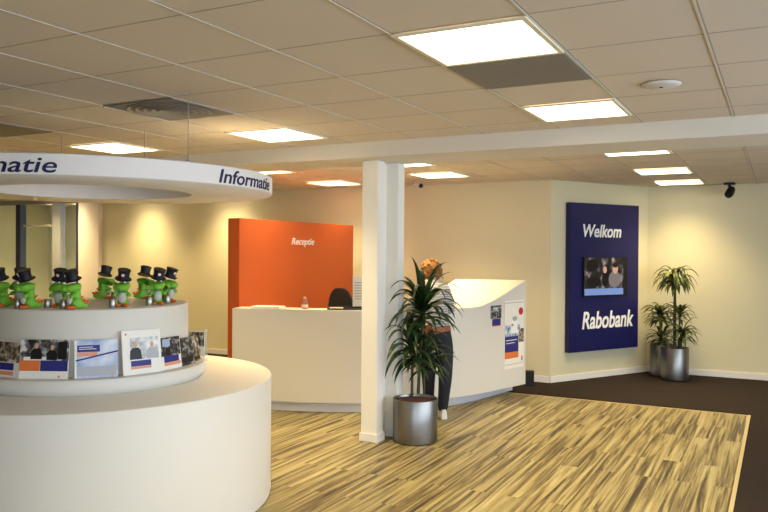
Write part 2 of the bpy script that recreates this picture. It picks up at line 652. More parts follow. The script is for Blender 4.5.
def light_proto():
    t = thing('ceiling_light', '', 'ceiling light')
    b = MB(); s = 0.297
    o_, i_ = s, 0.274
    for x0, x1, y0, y1 in ((-o_, -i_, -o_, o_), (i_, o_, -o_, o_), (-i_, i_, -o_, -i_), (-i_, i_, i_, o_)):
        b.box(x0, x1, y0, y1, -0.014, -0.0055)
    b.build('frame', M_LFRAME, t)
    b = MB(); b.box(-i_, i_, -i_, i_, -0.0105, -0.0056)
    df = b.build('diffuser', M_LAMP, t)
    d = bpy.data.lights.new('lamp', 'AREA')            # the panel's own light, thrown downwards by its louvre
    d.shape = 'SQUARE'
    d.size = 0.54
    d.energy = LAMP
    d.color = LAMP_RGB
    d.spread = R(104)
    o = bpy.data.objects.new('lamp', d)
    COL.objects.link(o)
    o.location = (0, 0, -0.0125)
    o.parent = t
    return t


lights = [
    (0, 2, 0, 'largest lit square ceiling panel, nearest, left of the dark grey tile edge'),
    (0, 5, 0, 'lit square ceiling panel just before the beam, in the row beyond the grey tile'),
    (-4, 5, 0, 'lit square ceiling panel before the beam, above and left of the white column'),
    (-7, 5, 0, 'lit square ceiling panel above the curved word ring, behind its thin hanging rod'),
    (0, 9, -0.22, 'thin sliver of lit ceiling panel half hidden behind the beam, up from the navy sign'),
    (0, 12, -0.08, 'lit square ceiling panel beyond the beam, middle one of the three near the navy sign'),
    (0, 15, -0.34, 'farthest lit ceiling panel, close to the wall corner above the palm'),
    (-4, 9, -0.22, 'sliver of lit ceiling panel just right of the column top, tucked behind the beam'),
    (-4.15, 12, -0.72, 'lit square ceiling panel beyond the beam, right of the column, by the small white camera'),
    (-7, 9, -0.22, 'lit ceiling panel sliver just right of the end of the word ring'),
    (-7.1, 12, -0.28, 'lit square ceiling panel left of the column, above the orange partition end'),
]
extra = [(4, 5), (4, 2), (0, -1), (4, 12), (-11, 5), (-11, 12), (-11, 9), (-14, 12), (-14, 9), (-14, 5), (-17, 12), (-18, 14), (-20, 14), (-16, 14), (-19, 15), (-18, 12)]  # panels out of view; those around the glazed office added to brighten it
lp = light_proto()
first = True
for i, j, yo, lab in lights:
    x, y = cell(i, j, yo)
    if first:
        lp.location = (x + 0.3, y + 0.3, CEIL); lp['label'] = lab; lp['group'] = 'square ceiling lights'; first = False
    else:
        dup(lp, (x + 0.3, y + 0.3, CEIL), 0, lab, 'square ceiling lights')
for i, j in extra:
    x, y = cell(i, j)
    dup(lp, (x + 0.3, y + 0.3, CEIL), 0, 'lit square ceiling panel added outside the view', 'ceiling lights out of view')

x, y = cell(0, 3)
t = thing('ceiling_vent', 'flat dark grey ceiling tile between the two nearest lit panels', 'ceiling vent', (x + 0.3, y + 0.3, CEIL))
b = MB(); b.box(-0.296, 0.296, -0.296, 0.296, -0.012, -0.0055)
for k in range(-9, 10):
    b.box(-0.28, 0.28, k * 0.029 - 0.004, k * 0.029 + 0.004, -0.0135, -0.012)
b.build('panel', M_VENT, t)
x, y = cell(-4, 3)
t = thing('ceiling_vent', 'square grey air diffuser with round rings in the ceiling before the word ring', 'ceiling vent', (x + 0.3, y + 0.3, CEIL))
b = MB(); b.box(-0.296, 0.296, -0.296, 0.296, -0.011, -0.0055)
b.build('panel', M_VENT, t)
b = MB()
for r in (0.05, 0.10, 0.15, 0.20, 0.25):
    b.lathe([(r, -0.011), (r + 0.02, -0.02), (r + 0.024, -0.018), (r + 0.01, -0.011)], n=40)
b.build('ring_louvre', mat('vent_ring', (164, 154, 138), 0.5), t, smooth=True)
b = MB(); b.box(-0.296, -0.281, -0.296, 0.296, -0.016, -0.011)
b.build('edge_strip', M_BAR, t)
x, y = cell(-7, 3)
t = thing('ceiling_vent', 'plain dark grey ceiling tile at the left edge above the word ring', 'ceiling vent', (x + 0.3, y + 0.3, CEIL))
b = MB(); b.box(-0.296, 0.296, -0.296, 0.296, -0.012, -0.0055)
b.build('panel', M_VENT, t)

x, y = cell(1.5, 4.52)
t = thing('ceiling_speaker', 'round white disc fitting with a dark centre dot set in the ceiling', 'ceiling speaker', (x, y, CEIL))
b = MB(); b.lathe([(0, -0.022), (0.02, -0.022), (0.075, -0.02), (0.10, -0.012), (0.105, -0.0055), (0, -0.0055)], n=40)
b.build('disc', mat('fitting_white', (214, 210, 204), 0.5), t, smooth=True)
b = MB(); b.lathe([(0, -0.026), (0.008, -0.025), (0.01, -0.022), (0, -0.022)], n=16)
b.build('centre_dot', M_BLACK, t)

# black camera hanging at the right wall
t = thing('security_camera', 'black camera hanging from the ceiling near the right wall', 'camera', (-0.605, 11.0, CEIL))
b = MB(); b.box(-0.07, 0.07, -0.06, 0.06, -0.028, -0.0055)
b.build('mount', M_BLACK, t, bevel=0.004)
b = MB(); b.tube([(0, 0, -0.028), (0, 0, -0.10)], 0.02)
b.build('stem', M_BLACK, t)
b = MB(); b.tube([(0.02, 0.05, -0.09), (0.0, -0.06, -0.15), (-0.01, -0.09, -0.17)], [0.05, 0.055, 0.048], 16)
h = b.build('housing', M_BLACK, t, smooth=True)
b = MB(); b.tube([(-0.0095, -0.088, -0.169), (-0.0125, -0.10, -0.1755)], [0.035, 0.033], 16)
b.build('lens', mat('lens_glass', (40, 42, 50), 0.08), h, smooth=True)
# small white camera on the back wall
t = thing('security_camera', 'small white camera with a black lens under the ceiling right of the column', 'camera', (-4.26, 9.05, CEIL), R(60))
b = MB(); b.lathe([(0, -0.0055), (0.035, -0.0055), (0.035, -0.025), (0, -0.025)], n=20)
b.build('mount', mat('fitting_white', (214, 210, 204), 0.5), t, smooth=True)
b = MB(); b.tube([(0, 0.03, -0.045), (0.0, -0.09, -0.075)], [0.036, 0.036], 16); b.tube([(0, 0, -0.02), (0, 0, -0.05)], 0.014)
h = b.build('housing', mat('fitting_white', (214, 210, 204), 0.5), t, smooth=True)
b = MB(); b.tube([(0, -0.09, -0.075), (0, -0.105, -0.079)], [0.03, 0.028], 16)
b.build('lens', M_BLACK, h, smooth=True)

# ------------------------------------------------------------------ information counter
C = Vector((-4.175, 3.659, 0))
N = 128
t = thing('information_counter', 'large round white counter with a raised central drum, at the left', 'counter', C)
b = MB(); b.lathe([(0, 0.002), (1.20, 0.002), (1.216, 0.01), (1.22, 0.03), (1.22, 0.812), (1.216, 0.822), (1.208, 0.826), (0, 0.826)], n=N)
b.build('base', M_LACQ, t, smooth=True)
b = MB(); b.lathe([(0.60, 0.826), (0.73, 0.826), (0.752, 0.845), (0.765, 0.87), (0.766, 0.910), (0.758, 0.924), (0.744, 0.926), (0.60, 0.926)], n=N, closed=True)
b.build('brochure_tray', M_LACQ, t, smooth=True)
b = MB(); b.lathe([(0, 0.826), (0.641, 0.826), (0.641, 1.322), (0.636, 1.329), (0.63, 1.331), (0, 1.331)], n=N)
b.build('display_drum', M_LACQ, t, smooth=True)
TRAY = 0.926
DRUM = 1.331

# ring sign over it
t = thing('hanging_ring_sign', 'white hoop sign reading Informatie hung over the round counter', 'sign', C)
b = MB(); b.lathe([(0.66, 2.085), (1.21, 2.085), (1.22, 2.092), (1.22, 2.20), (1.21, 2.206), (0.66, 2.206)], n=N, closed=True)
b.build('hoop', mat('hoop_white', (228, 224, 220), 0.5), t, smooth=True)
for rr_, th_ in ((1.19, -15.5), (0.70, 106), (1.19, 150)):
    p = Vector((rr_ * math.cos(R(th_)), rr_ * math.sin(R(th_)), 0))
    k = 1.0
    b = MB(); b.tube([(p.x * k, p.y * k, 2.2055), (p.x * k, p.y * k, CEIL - 0.0055)], 0.0025, 8)
    b.tube([(p.x * k, p.y * k, 2.206), (p.x * k, p.y * k, 2.22)], 0.008, 12)
    b.build('hanging_rod', mat('rod_metal', (150, 144, 132), 0.5, 0.2), t)


def ring_text(s, a0, a1, z, cap, r, parent):
    me, wd = text_mesh(s, 1.0, 0.010, 0.003, 0.2)
    ky = cap / max(v.co.y for v in me.vertices)
    for v in me.vertices:
        v.co.y *= ky
        a = R(a0 + (a1 - a0) * v.co.x / wd)
        rr = r + 0.0018 + v.co.z
        v.co = Vector((rr * math.cos(a), rr * math.sin(a), z + v.co.y))
    me.materials.clear(); me.materials.append(M_NAVYINK)
    me.name = 'lettering'
    o = bpy.data.objects.new('lettering', me)
    COL.objects.link(o)
    o.parent = parent


ring_text('Informatie', -6.0, 25.0, 2.102, 0.082, 1.22, t)
ring_text('Informatie', -82.5, -49.3, 2.102, 0.082, 1.22, t)

# ------------------------------------------------------------------ brochures leaning in the tray


def rect(b, cx0, cx1, z0, z1, mi, off):
    """printed patch on a cover: x to the right, z up, in front of it by off"""
    b.box(cx0, cx1, -off - 0.0004, -off, z0, z1, mi)


def figure(b, x, z, h, mi_body, mi_skin, off):
    """a small printed person: head and shoulders"""
    rect_pts = [(-0.34, 0), (-0.30, 0.45), (-0.16, 0.60), (0.16, 0.60), (0.30, 0.45), (0.34, 0)]
    b.face([(x + p[0] * h, -off - 0.0005, z + p[1] * h) for p in rect_pts], mi_body)
    b.face([(x + 0.11 * h * math.cos(a * math.pi / 5), -off - 0.0006, z + 0.76 * h + 0.17 * h * math.sin(a * math.pi / 5)) for a in range(10)], mi_skin)


def brochure(theta, r, width, height, lean, label, pages, patches, people=(), spin=0.0, name='brochure', z=TRAY, group='brochures leaning on the counter drum'):
    a = R(theta)
    t = thing(name, label, 'brochure', (C.x + r * math.cos(a), C.y + r * math.sin(a), z + 0.001), a + math.pi / 2 + R(spin), group)
    tilt = Matrix.Rotation(-lean, 4, 'X')
    b = MB()
    for k in range(pages):
        b.box(-width / 2, width / 2, k * 0.0022, k * 0.0022 + 0.0018, 0.0, height - 0.0008 * (k % 2), 0, tilt)
    body = b.build('pages', M_PAPER, t)
    b = MB()
    mats = []
    for x0, x1, z0, z1, mm in patches:
        if mm not in mats:
            mats.append(mm)
        rect(b, -width / 2 + x0 * width, -width / 2 + x1 * width, z0 * height, z1 * height, mats.index(mm), 0.0003 + 0.0002 * mats.index(mm))
    for x, zz, h, mb_, ms_ in people:
        for mm in (mb_, ms_):
            if mm not in mats:
                mats.append(mm)
        figure(b, -width / 2 + x * width, zz * height, h * height, mats.index(mb_), mats.index(ms_), 0.0022)
    bmesh.ops.transform(b.bm, matrix=tilt, verts=b.bm.verts)
    b.build('cover_print', mats, body)
    return t


LEAN = 0.115
brochure(-86.5, 0.690, 0.24, 0.215, LEAN, 'brochure with a grey photo and navy strip, cut by the left edge', 3,
         [(0.02, 0.98, 0.42, 0.98, M_PH_BROWN), (0.0, 0.80, 0.20, 0.40, M_INDIGO), (0.0, 0.80, 0.06, 0.17, M_SALMON)])
brochure(-64.0, 0.692, 0.295, 0.232, LEAN, 'brochure with an office photo above orange and navy blocks', 3,
         [(0.0, 1.0, 0.47, 1.0, M_PH_OFFICE), (0.0, 0.42, 0.20, 0.47, M_ORPRINT), (0.43, 0.99, 0.20, 0.47, M_INDIGO), (0.80, 0.84, 0.03, 0.09, M_SALMON),
          (0.08, 0.62, 0.47, 0.56, M_PAPER), (0.78, 0.96, 0.5, 0.95, M_BLACK)],
         [(0.34, 0.50, 0.45, M_BLACK, M_SKIN), (0.66, 0.48, 0.42, M_BLACK, M_SKIN)])
t = brochure(-38.8, 0.690, 0.245, 0.228, LEAN, 'spiral-bound pale blue brochure with a navy title block, middle of the tray', 4,
             [(0.05, 1.0, 0.0, 1.0, M_PH_SKY), (0.06, 0.58, 0.68, 0.86, M_INDIGO), (0.06, 0.52, 0.57, 0.67, M_SALMON), (0.10, 0.50, 0.75, 0.765, M_WHITE), (0.10, 0.42, 0.80, 0.815, M_WHITE),
              (0.06, 0.97, 0.05, 0.30, M_GREYPRINT), (0.84, 0.9, 0.02, 0.07, M_SALMON)])
b = MB()
for k in range(14):
    zz = 0.012 + k * 0.0155
    b.tube([(-0.126 + 0.006 * math.cos(q * math.pi / 4), 0.003 + 0.007 * math.sin(q * math.pi / 4), zz) for q in range(9)], 0.0011, 6, cap=False)
bmesh.ops.transform(b.bm, matrix=Matrix.Rotation(-LEAN, 4, 'X'), verts=b.bm.verts)
b.build('spiral_binding', M_CHROME, t)
b = MB()
p0, p1 = Vector((-0.115, -0.0016, 0.100)), Vector((0.1225, -0.0016, 0.150))
b.face([p0, p1, p1 + Vector((0, 0, 0.010)), p0 + Vector((0, 0, 0.010))])
bmesh.ops.transform(b.bm, matrix=Matrix.Rotation(-LEAN, 4, 'X'), verts=b.bm.verts)
b.build('diagonal_stripe', M_INDIGO, t)
brochure(-15.5, 0.695, 0.262, 0.272, LEAN, 'tall white folder showing two people above navy and salmon strips', 5,
         [(0.20, 0.93, 0.33, 0.83, M_PH_LIGHT), (0.20, 0.72, 0.18, 0.31, M_INDIGO), (0.20, 0.72, 0.12, 0.175, M_SALMON), (0.08, 0.12, 0.9, 0.935, M_RED)],
         [(0.33, 0.34, 0.44, M_BLACK, M_SKIN), (0.76, 0.34, 0.42, M_GREYPRINT, M_SKIN)])
brochure(4.0, 0.686, 0.205, 0.205, LEAN, 'brochure with a dark photo and navy strip right of the tall folder', 3,
         [(0.02, 0.98, 0.42, 1.0, M_PH_DARK), (0.18, 0.88, 0.22, 0.42, M_INDIGO), (0.18, 0.95, 0.12, 0.215, M_SALMON), (0.15, 0.5, 0.72, 0.95, M_PALEBLUE)],
         [(0.38, 0.45, 0.4, M_BLACK, M_PALEBLUE)])
brochure(19.0, 0.700, 0.15, 0.185, LEAN + 0.06, 'narrow black-covered brochure tilted beside the beige one', 4, [(0, 1, 0, 1, M_PH_DARK), (0.1, 0.9, 0.1, 0.3, M_BLACK)], spin=-12)
brochure(33.0, 0.705, 0.17, 0.175, LEAN + 0.1, 'narrow beige and brown brochure tilted at the right end of the tray', 4, [(0, 1, 0, 1, M_PH_BROWN), (0.1, 0.9, 0.05, 0.2, M_BLACK)], spin=-18)

# acrylic holder at the back right of the tray
hp = pt(196.5, 353, 5.92)
ha = math.atan2(hp.y - C.y, hp.x - C.x)
hr = math.hypot(hp.x - C.x, hp.y - C.y)
t = thing('leaflet_holder', 'clear acrylic holder with dark leaflets on the counter behind the drum', 'leaflet holder', (hp.x, hp.y, 0.827), R(20))
b = MB()
b.box(-0.075, 0.075, -0.035, -0.032, 0, 0.13); b.box(-0.075, 0.075, 0.032, 0.035, 0, 0.25)
b.box(-0.075, -0.072, -0.032, 0.032, 0, 0.25); b.box(0.072, 0.075, -0.032, 0.032, 0, 0.25); b.box(-0.072, 0.072, -0.032, 0.032, 0, 0.003)
b.build('holder', M_ACRYL, t)
lf = brochure(math.degrees(ha), hr, 0.12, 0.225, 0.0, 'dark leaflets standing inside the clear acrylic holder', 6, [(0, 1, 0.5, 1, M_PH_DARK), (0, 1, 0.0, 0.48, M_PAPER)], name='leaflet', z=0.830, group='leaflets in the holder')
lf.rotation_euler = (0, 0, R(20))

# ------------------------------------------------------------------ toy figurines on the drum


def skin_mesh(verts, edges, radii, sub=2, root=0):
    """grows one continuous surface over a skeleton of joints"""
    me = bpy.data.meshes.new('skel')
    me.from_pydata([tuple(v) for v in verts], edges, [])
    o = bpy.data.objects.new('skel', me)
    COL.objects.link(o)
    md = o.modifiers.new('skin', 'SKIN')
    md.use_smooth_shade = True
    sv = me.skin_vertices[0].data
    for i, r in enumerate(radii):
        sv[i].radius = (r, r) if not hasattr(r, '__len__') else r
        sv[i].use_root = (i == root)
    if sub:
        ss = o.modifiers.new('sub', 'SUBSURF')
        ss.levels = ss.render_levels = sub
    bpy.context.view_layer.update()
    dg = bpy.context.evaluated_depsgraph_get()
    out = bpy.data.meshes.new_from_object(o.evaluated_get(dg))
    bpy.data.objects.remove(o)
    return out


def link_mesh(name, me, material, parent=None):
    me.name = name
    me.materials.clear()
    me.materials.append(material)
    for p in me.polygons:
        p.material_index = 0
        p.use_smooth = True
    o = bpy.data.objects.new(name, me)
    COL.objects.link(o)
    if parent:
        o.parent = parent
    return o


def make_toy():
    """faces local -Y; 0.235 m tall to the hat top"""
    t = thing('toy_figurine', '', 'toy')
    v = [(0, 0.016, 0.040), (0, 0.012, 0.075), (0, 0.002, 0.106), (0, -0.016, 0.136), (0, -0.020, 0.156),   # belly .. head
         (0, 0.042, 0.026), (0, 0.066, 0.018), (0, 0.084, 0.030),                                           # tail
         (-0.035, -0.010, 0.085), (-0.052, -0.034, 0.070), (0.035, -0.010, 0.085), (0.052, -0.030, 0.072),    # arms
         (-0.022, -0.004, 0.018), (0.022, -0.004, 0.018)]
    e = [(0, 1), (1, 2), (2, 3), (3, 4), (0, 5), (5, 6), (6, 7), (1, 8), (8, 9), (1, 10), (10, 11), (0, 12), (0, 13)]
    r = [0.033, 0.029, 0.036, 0.056, 0.042, 0.026, 0.016, 0.007, 0.013, 0.011, 0.013, 0.011, 0.016, 0.016]
    link_mesh('body', skin_mesh(v, e, r, 2, 1), M_GREEN, t)
    # muzzle
    b = MB(); b.ball((0, -0.052, 0.124), 0.026, mtx=Matrix.Diagonal((1.25, 1.0, 0.85)))
    b.build('muzzle', M_GREEN, t, smooth=True)
    b = MB(); b.ball((0, -0.026, 0.060), 0.030, mtx=Matrix.Diagonal((0.9, 0.6, 1.15)))
    b.build('belly', M_TOYWHITE, t, smooth=True)
    for s in (-1, 1):
        b = MB(); b.ball((s * 0.024, -0.020, 0.011), 0.02, mtx=Matrix.Diagonal((0.85, 1.5, 0.55)))
        b.build('foot', M_TOYORANGE, t, smooth=True)
        b = MB(); b.ball((s * 0.019, -0.056, 0.160), 0.0055)
        b.build('eye', M_WHITE, t, smooth=True)
    b = MB()
    for k, (y, z) in enumerate(((0.050, 0.072), (0.060, 0.052), (0.074, 0.044), (0.086, 0.046))):
        b.tube([(0, y - 0.012, z - 0.006), (0, y + 0.010, z + 0.010)], [0.010, 0.001], 6)
    b.build('back_spikes', M_TOYORANGE, t, smooth=True)
    b = MB()
    for s in (-1, 1):
        b.prism([(0, -0.049), (s * 0.022, -0.052), (s * 0.022, -0.044), (0, -0.045)], 0.099, 0.113)
    b.build('bow_tie', M_BOWBLUE, t)
    tilt = Matrix.Translation((0.004, -0.006, 0.176)) @ Matrix.Rotation(R(9), 4, 'Y') @ Matrix.Rotation(R(17), 4, 'X')
    b = MB(); b.lathe([(0, 0), (0.050, 0.0), (0.053, 0.004), (0.050, 0.008), (0.036, 0.009), (0.034, 0.02), (0.036, 0.045), (0.041, 0.064), (0.039, 0.066), (0, 0.066)], n=28, mtx=tilt)
    h = b.build('top_hat', M_HATBLACK, t, smooth=True)
    b = MB(); b.lathe([(0.0352, 0.010), (0.0362, 0.011), (0.0362, 0.021), (0.0352, 0.022)], n=28, mtx=tilt)
    b.build('hat_band', mat('band_dark', (26, 28, 52), 0.5), h, smooth=True)
    b = MB(); b.ball((0, -0.0385, 0.040), 0.010, mtx=Matrix.Diagonal((1, 0.25, 1)))
    bmesh.ops.transform(b.bm, matrix=tilt, verts=b.bm.verts)
    b.build('hat_badge', mat('badge_pink', (238, 214, 206), 0.5), h, smooth=True)
    b = MB(); b.lathe([(0, 0), (0.021, 0), (0.022, 0.002), (0.022, 0.052), (0.0205, 0.054), (0.0195, 0.053), (0.0195, 0.004), (0, 0.004)], c=(-0.056, -0.050, 0.001), n=24)
    b.build('tin_can', M_TIN, t, smooth=True)
    return t


TOYG = 'green toy figurines on the round counter drum'
toys = [   # angle round the drum, distance from its centre, facing (deg), label
    (-108, 0.58, -100, 'green toy figurine in a black hat, cut by the left edge of the photo'),
    (-122, 0.44, -62, 'rear one of the second green pair from the left, hat behind its neighbour'),
    (-83, 0.55, -120, 'front one of the second green pair from the left, facing left'),
    (-69, 0.40, -62, 'rear one of the green pair nearest the tray middle, hat with pale badge'),
    (-52, 0.54, -120, 'front one of the middle green pair, facing left with its tail to the right'),
    (127, 0.43, 70, 'lone green figurine at the far rim seen from behind'),
    (-18, 0.47, -50, 'green figurine facing front with blue bow tie and can, left of the right-hand trio'),
    (92, 0.50, 75, 'rearmost figurine of the right-hand trio, its tail to the left'),
    (12, 0.51, -40, 'front figurine of the right-hand trio holding a shiny can'),
    (37, 0.51, -5, 'rightmost figurine of the trio, looking right, can in front'),
]
toys = [(C.x + q * math.cos(R(a_)), C.y + q * math.sin(R(a_)), f, lab) for a_, q, f, lab in toys]
tp = make_toy()
for k, (x, y, f, lab) in enumerate(toys):
    if k == 0:
        tp.location = (x, y, DRUM); tp.rotation_euler = (0, 0, R(f + 90)); tp['label'] = lab; tp['group'] = TOYG
    else:
        dup(tp, (x, y, DRUM), R(f + 90), lab, TOYG)

# ------------------------------------------------------------------ orange partition
t = thing('orange_partition', 'free-standing orange wall panel with white lettering behind the reception desk', 'partition', (-5.35, 6.73, 0))
b = MB(); b.box(-0.16, 0.0, 0, 2.545, 0.002, 2.055)
b.build('panel', M_ORANGE, t, bevel=0.003)
place_text('lettering', 'Receptie', (0.0005, 1.018, 1.772), (0, 1, 0), (0, 0, 1), 0.51, 0.082, M_WHITE, t, bold=0.001, shear=0.25)

# ------------------------------------------------------------------ reception desk


def catmull(P, n):
    out = []
    P = [Vector(p) for p in P]
    Q = [P[0] * 2 - P[1]] + P + [P[-1] * 2 - P[-2]]
    for i in range(1, len(Q) - 2):
        for k in range(n):
            u = k / n
            a, b_, c, d = Q[i - 1], Q[i], Q[i + 1], Q[i + 2]
            out.append(0.5 * ((2 * b_) + (c - a) * u + (2 * a - 5 * b_ + 4 * c - d) * u * u + (3 * b_ - a - 3 * c + d) * u ** 3))
    out.append(P[-1])
    return out


CTRL = [(-5.19, 6.415, 0), (-4.78, 6.53, 0), (-4.33, 6.675, 0), (-3.885, 6.895, 0), (-3.47, 7.22, 0), (-3.155, 7.64, 0), (-2.945, 8.113, 0), (-2.716, 8.891, 0)]
curve = catmull(CTRL, 10)
RAMP = [(0, 1.076), (7.90, 1.076), (8.05, 1.088), (8.2, 1.128), (8.35, 1.172), (8.5, 1.22), (8.7, 1.289), (8.891, 1.357), (20, 1.36)]


def interp(tab, x):
    for (a, va), (c, vc) in zip(tab[:-1], tab[1:]):
        if a <= x <= c:
            return va + (vc - va) * (x - a) / (c - a)
    return tab[-1][1]


def inward(i):
    d = (curve[min(i + 1, len(curve) - 1)] - curve[max(i - 1, 0)]).normalized()
    return Vector((-d.y, d.x, 0))


t = thing('reception_desk', 'long curved white reception desk whose right end sweeps upward', 'desk', (0, 0, 0))
b = MB()
rows = []
for i, p in enumerate(curve):
    z = interp(RAMP, p.y)
    wd = 0.26 if p.y < 7.4 else 0.26 + 0.60 * min(1, (p.y - 7.4) / 0.9) ** 1.2
    n = inward(i)
    if p.y > 7.9:
        n = (n + Vector((0.0, -0.5 * (p.y - 7.9) / 1.0, 0))).normalized()
    q = p + n * wd
    rows.append([b.bm.verts.new((p.x, p.y, 0.10)), b.bm.verts.new((p.x, p.y, z)), b.bm.verts.new((q.x, q.y, z)), b.bm.verts.new((q.x, q.y, 0.10))])
for A, B in zip(rows[:-1], rows[1:]):
    for k in range(4):
        b.bm.faces.new((A[k], A[(k + 1) % 4], B[(k + 1) % 4], B[k]))
b.bm.faces.new(rows[0]); b.bm.faces.new(rows[-1][::-1])
b.build('front_panel', M_LACQ, t, bevel=0.004, smooth=True)
b = MB()
rows = []
for i, p in enumerate(curve):
    off = 0.035 if p.y < 7.3 else 0.035 + 0.155 * (p.y - 7.3) / 1.6
    n = inward(i)
    q, q2 = p + n * off, p + n * (off + 0.10)
    rows.append([b.bm.verts.new((q.x, q.y, 0.002)), b.bm.verts.new((q.x, q.y, 0.10)), b.bm.verts.new((q2.x, q2.y, 0.10)), b.bm.verts.new((q2.x, q2.y, 0.002))])
for A, B in zip(rows[:-1], rows[1:]):
    for k in range(4):
        b.bm.faces.new((A[k], A[(k + 1) % 4], B[(k + 1) % 4], B[k]))
b.bm.faces.new(rows[0]); b.bm.faces.new(rows[-1][::-1])
b.build('plinth', M_PLINTH, t, smooth=True)
b = MB()
rows = []
for i, p in enumerate(curve[:52]):
    n = inward(i)
    q, q2 = p + n * 0.262, p + n * 0.95
    rows.append([b.bm.verts.new((q.x, q.y, 0.715)), b.bm.verts.new((q.x, q.y, 0.74)), b.bm.verts.new((q2.x, q2.y, 0.74)), b.bm.verts.new((q2.x, q2.y, 0.715))])
for A, B in zip(rows[:-1], rows[1:]):
    for k in range(4):
        b.bm.faces.new((A[k], A[(k + 1) % 4], B[(k + 1) % 4], B[k]))
b.bm.faces.new(rows[0]); b.bm.faces.new(rows[-1][::-1])
b.build('worktop', M_LACQ, t)
for i in (4, 26, 48):
    p = curve[i] + inward(i) * 0.88
    b = MB(); b.tube([(p.x, p.y, 0.002), (p.x, p.y, 0.715)], 0.025, 12)
    b.build('leg', M_ALU, t)

# frame on the straight end of the desk: along it and outward
E0 = Vector((-2.945, 8.113, 0)); E1 = Vector((-2.716, 8.891, 0))


def desk_frame(y):
    """point and directions on the desk face at a given y"""
    for i in range(len(curve) - 1):
        if curve[i].y <= y <= curve[i + 1].y:
            d = (curve[i + 1] - curve[i]).normalized()
            u = (y - curve[i].y) / (curve[i + 1].y - curve[i].y)
            return curve[i].lerp(curve[i + 1], u), d, Vector((d.y, -d.x, 0))


def on_desk(px, py):
    """where the view line of a pixel meets the desk face"""
    d = (pt(px, py, 1.0) - Vector((0, 0, CAM_Z)))
    for i in range(len(curve) - 1):
        a, c = curve[i], curve[i + 1]
        e = c - a
        den = d.x * e.y - d.y * e.x
        if abs(den) < 1e-9:
            continue
        k = (a.x * e.y - a.y * e.x) / den
        u = ((d.x * k - a.x) * e.x + (d.y * k - a.y) * e.y) / e.length_squared
        if k > 0 and -0.001 <= u <= 1.001:
            return Vector((d.x * k, d.y * k, CAM_Z + d.z * k))


# poster on the end of the desk
pl, pr = on_desk(504.2, 330), on_desk(523.3, 330)
zt, zb = on_desk(513, 301).z + 0.03, on_desk(513, 368).z
dr = (pr - pl); dr.z = 0
pw = dr.length; dr.normalize(); dn = Vector((dr.y, -dr.x, 0))
mx = Matrix((dr, -dn, Vector((0, 0, 1)))).transposed().to_4x4()
mx.translation = Vector((pl.x, pl.y, zb)) + dn * 0.004
ph = zt - zb
t = thing('poster', 'white poster with navy block and orange strip on the desk end', 'poster', mx.translation, math.atan2(dr.y, dr.x))
b = MB(); b.box(0, pw, -0.001, 0.001, 0, ph)
s = b.build('sheet', M_PAPER, t)


def pr_(x0, x1, z0, z1, mi, off):
    b.box(x0 * pw, x1 * pw, -off - 0.0004, -off, z0 * ph, z1 * ph, mi)


b = MB()
pr_(0.02, 0.98, 0.985, 0.993, 4, 0.0012); pr_(0.02, 0.98, 0.935, 0.945, 4, 0.0012); pr_(0.02, 0.98, 0.055, 0.063, 4, 0.0012)
pr_(0.02, 0.80, 0.46, 0.62, 3, 0.0014)
pr_(0.34, 0.66, 0.50, 0.70, 5, 0.0016)
pr_(0.02, 0.72, 0.235, 0.46, 0, 0.0018)
pr_(0.02, 0.72, 0.145, 0.235, 1, 0.0018)
pr_(0.08, 0.64, 0.40, 0.412, 5, 0.0024); pr_(0.08, 0.52, 0.36, 0.37, 5, 0.0024)
pr_(0.74, 1.0, 0.36, 0.56, 6, 0.0020)
pr_(0.88, 0.94, 0.09, 0.16, 2, 0.002)
b.face([((0.84 + 0.12 * math.cos(k * math.pi / 8)) * pw, -0.0026, (0.81 + 0.055 * math.sin(k * math.pi / 8)) * ph) for k in range(16)], 2)
b.face([((0.52 + 0.13 * math.cos(k * math.pi / 8)) * pw, -0.0028, (0.71 + 0.035 * math.sin(k * math.pi / 8)) * ph) for k in range(16)], 7)
b.face([((0.40 + 0.07 * math.cos(k * math.pi / 8)) * pw, -0.0030, (0.62 + 0.022 * math.sin(k * math.pi / 8)) * ph) for k in range(16)], 8)
b.build('print', [M_INDIGO, M_ORPRINT, M_RED, M_PH_SNOW, M_GREYPRINT, M_WHITE, M_PH_BROWN, M_GREYPRINT, M_SALMON], s)


def desk_card(px0, px1, py0, py1, label, mats_):
    a, c = on_desk(px0, (py0 + py1) / 2), on_desk(px1, (py0 + py1) / 2)
    z1, z0 = on_desk((px0 + px1) / 2, py0).z, on_desk((px0 + px1) / 2, py1).z
    d = c - a; d.z = 0
    wd = d.length; d.normalize()
    n = Vector((d.y, -d.x, 0))
    t = thing('card', label, 'card', Vector((a.x, a.y, z0)) + n * 0.004, math.atan2(d.y, d.x))
    b = MB(); b.box(0, wd, -0.001, 0.001, 0, z1 - z0)
    s = b.build('sheet', M_PAPER, t)
    b = MB()
    h = z1 - z0
    for k, (x0, x1, y0, y1) in enumerate(mats_[1]):
        b.box(x0 * wd, x1 * wd, -0.0016 - 0.0003 * k, -0.0012, y0 * h, y1 * h, k)
    b.build('print', mats_[0], s)


desk_card(490.3, 501.0, 305.5, 318.5, 'small square photo card on the desk front, upper of the two', ([M_PH_DARK, M_PH_SNOW], [(0.0, 1, 0, 1), (0.25, 0.7, 0.55, 0.85)]))
desk_card(491.8, 500.3, 318.8, 326.0, 'small navy card with a red foot just under the photo card', ([M_INDIGO, M_RED], [(0, 1, 0.0, 1), (0, 1, 0.0, 0.14)]))

# things on the ledge of the desk


def ledge(px, depth_in):
    p = on_desk(px, 330)
    best = min(range(len(curve)), key=lambda i: (curve[i] - Vector((p.x, p.y, 0))).length)
    n = inward(best)
    return Vector((p.x, p.y, 0)) + n * depth_in, math.atan2(n.y, n.x) - math.pi / 2


